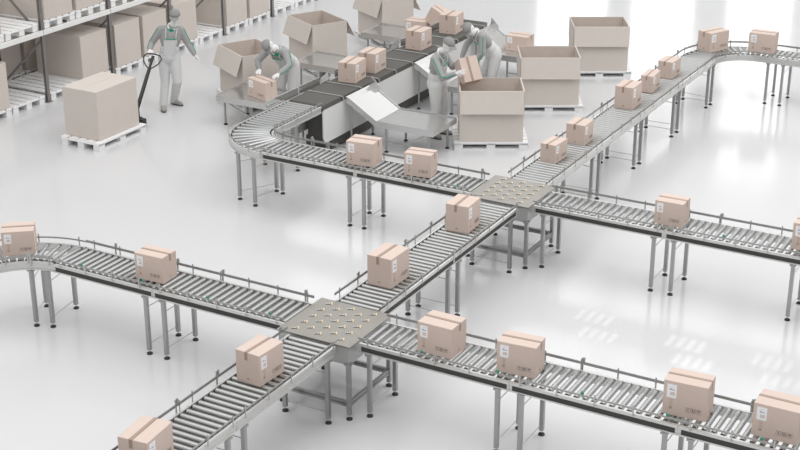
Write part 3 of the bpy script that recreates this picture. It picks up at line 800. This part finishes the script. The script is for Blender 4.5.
        b.add(vs, [tuple(range(19, -1, -1)), tuple(range(20, 40))]+[(i, (i+1) % 20, 20+(i+1) % 20, 20+i) for i in range(20)])
        link('sole', b.mesh('sole', M['sole']), sh_)
    return t

# worker pulling the pallet truck, standing in front of the rack, looking at the camera side
person('worker standing in light overalls, holding the pallet truck handle beside the rack', (-15.65, 19.50, 0), math.atan2(-.85, .53), dict(
    hips=(0, .04, .94), chest=(.02, .09, 1.27), neck=(.04, .14, 1.50), head=(.09, .19, 1.67), face=(1, .0, -.2), crown=(.12, 0.1, 1),
    sl=(0, .27, 1.41), sr=(.02, -.07, 1.43), el=(-.02, .38, 1.16), wl=(.05, .50, .96), hl=(.09, .56, .90), palml=(0, -1, 0), curll=.25, thumbl=-1,
    er=(.02, -.25, 1.18), wr=(.25, -.26, 1.12), hr=(.36, -.24, 1.10), palmr=(0, .1, -1), curlr=1.2, thumbr=-1,
    pl=(0, .13, .90), pr=(0, -.05, .90), kl=(.10, .17, .50), kr=(.06, -.05, .50), al=(-.16, .06, .085), ar=(.15, -.10, .085), toel=(.6, .8), toer=(1, .15)))
# worker bending over the left chute
person('worker bending over the left packing chute with both hands on a parcel', (-13.60, 20.30, 0), math.atan2(-1, -.02), dict(
    hips=(0, 0, .90), chest=(.24, 0, 1.13), neck=(.42, 0, 1.24), head=(.53, -.03, 1.32), face=(.65, .55, -.5), crown=(.7, -.6, .4),
    sl=(.35, .18, 1.20), sr=(.35, -.18, 1.20), el=(.48, .34, 1.02), wl=(.73, .30, .93), hl=(.80, .26, .90), palml=(0, -.25, -1), curll=.7, thumbl=-1,
    er=(.50, -.30, 1.02), wr=(.60, -.20, .90), hr=(.68, -.16, .89), palmr=(0, .1, -1), curlr=.4, thumbr=1,
    pl=(-.02, .09, .87), pr=(-.02, -.09, .87), kl=(.10, .12, .48), kr=(.08, -.12, .48), al=(.0, .13, .085), ar=(-.10, -.13, .085), toel=(1, .1), toer=(1, -.1)))
# rear worker bending over the middle right chute
person('rear worker bending forward with arms lowered over the middle right chute', (-10.74, 22.58, 0), math.atan2(-.72, -.70), dict(
    hips=(0, 0, .92), chest=(.20, 0, 1.18), neck=(.34, 0, 1.33), head=(.45, 0, 1.38), face=(.35, .75, -.5), crown=(.8, -.1, .55),
    sl=(.27, .18, 1.27), sr=(.27, -.18, 1.27), el=(.30, .27, 1.00), wl=(.42, .16, .80), hl=(.50, .10, .75), palml=(0, -.6, -1), curll=.4, thumbl=-1,
    er=(.42, -.24, 1.04), wr=(.52, -.22, .80), hr=(.57, -.20, .72), palmr=(0, .5, -1), curlr=.4, thumbr=1,
    pl=(-.02, .09, .88), pr=(-.02, -.09, .88), kl=(.06, .12, .48), kr=(.12, -.12, .48), al=(-.08, .13, .085), ar=(.02, -.13, .085), toel=(1, .1), toer=(1, -.1)))
# front worker holding a parcel
person('front worker standing behind the near right chute, lifting a parcel into a carton', (-10.72, 20.42, 0), math.atan2(-.02, 1), dict(
    hips=(-.03, 0, .93), chest=(-.0, 0, 1.25), neck=(.06, 0, 1.48), head=(.20, -.01, 1.60), face=(1, -.35, -.35), crown=(.4, 0, 1),
    sl=(.0, .18, 1.40), sr=(.03, -.17, 1.37), el=(.16, .22, 1.17), wl=(.36, .14, 1.30), hl=(.44, .10, 1.30), palml=(.2, -.2, -1), curll=.5, thumbl=-1,
    er=(.24, -.27, 1.12), wr=(.48, -.25, 1.22), hr=(.57, -.24, 1.25), palmr=(0, 1, -.1), curlr=.25, thumbr=1,
    pl=(0, .09, .89), pr=(0, -.09, .89), kl=(.06, .12, .49), kr=(.04, -.11, .49), al=(.0, .14, .085), ar=(-.04, -.12, .085), toel=(1, .1), toer=(1, -.15)))

# ------------------------------------------------------------------ added out-of-view spotlights behind slotted masks, standing in for sun patches on the floor
for (x, y), pw, nm in (((-5.62, 14.98), 420, 'leftmost'), ((-4.40, 14.85), 460, 'middle one'), ((-3.36, 14.88), 360, 'rightmost')):
    z = 7.6
    t = thing('ceiling_spotlight', 'slotted hanging spotlight, %s of the three over the right conveyors' % nm, 'lamp', (x, y, z), 0, 'hanging spotlights')
    b = MB(); b.tube([(0, 0, .04), (0, 0, .12), (0, 0, .2)], [.10, .09, .03], 16); b.cyl((0, 0, .18), (0, 0, 6.0), .006, n=6); link('housing', b.mesh('housing', M['rail'], True), t)
    k = .5/z; b = MB(); P_ = .06; zz = -.46; th = .003
    xs = [(-.08+.115*i)*k for i in range(4)]; hw_ = .032*k; rows = [(-.21*k, .12*k), (.17*k, .14*k)]
    ys = [-P_] + [q for c, h in rows for q in (c-h, c+h)] + [P_]
    for i in range(0, len(ys), 2): b.box((0, (ys[i]+ys[i+1])/2, zz), (2*P_, ys[i+1]-ys[i], th))
    for r_ in range(2):
        c, h = rows[r_]; ed = [-P_] + [q for q0 in xs for q in (q0-r_*.20*k-hw_, q0-r_*.20*k+hw_)] + [P_]
        for i in range(0, len(ed), 2): b.box(((ed[i]+ed[i+1])/2, c, zz), (ed[i+1]-ed[i], 2*h, th))
    for sx in (-1, 1):
        b.box((sx*P_, 0, zz/2), (.004, 2*P_, -zz)); b.box((0, sx*P_, zz/2), (2*P_, .004, -zz))
    link('louvre', b.mesh('louvre', M['black']), t)
    l = bpy.data.lights.new('spot', 'SPOT'); l.energy = pw; l.spot_size = .22; l.shadow_soft_size = .0015; l.spot_blend = .1
    o = bpy.data.objects.new('spot', l); col.objects.link(o); o.location = (x, y, z)
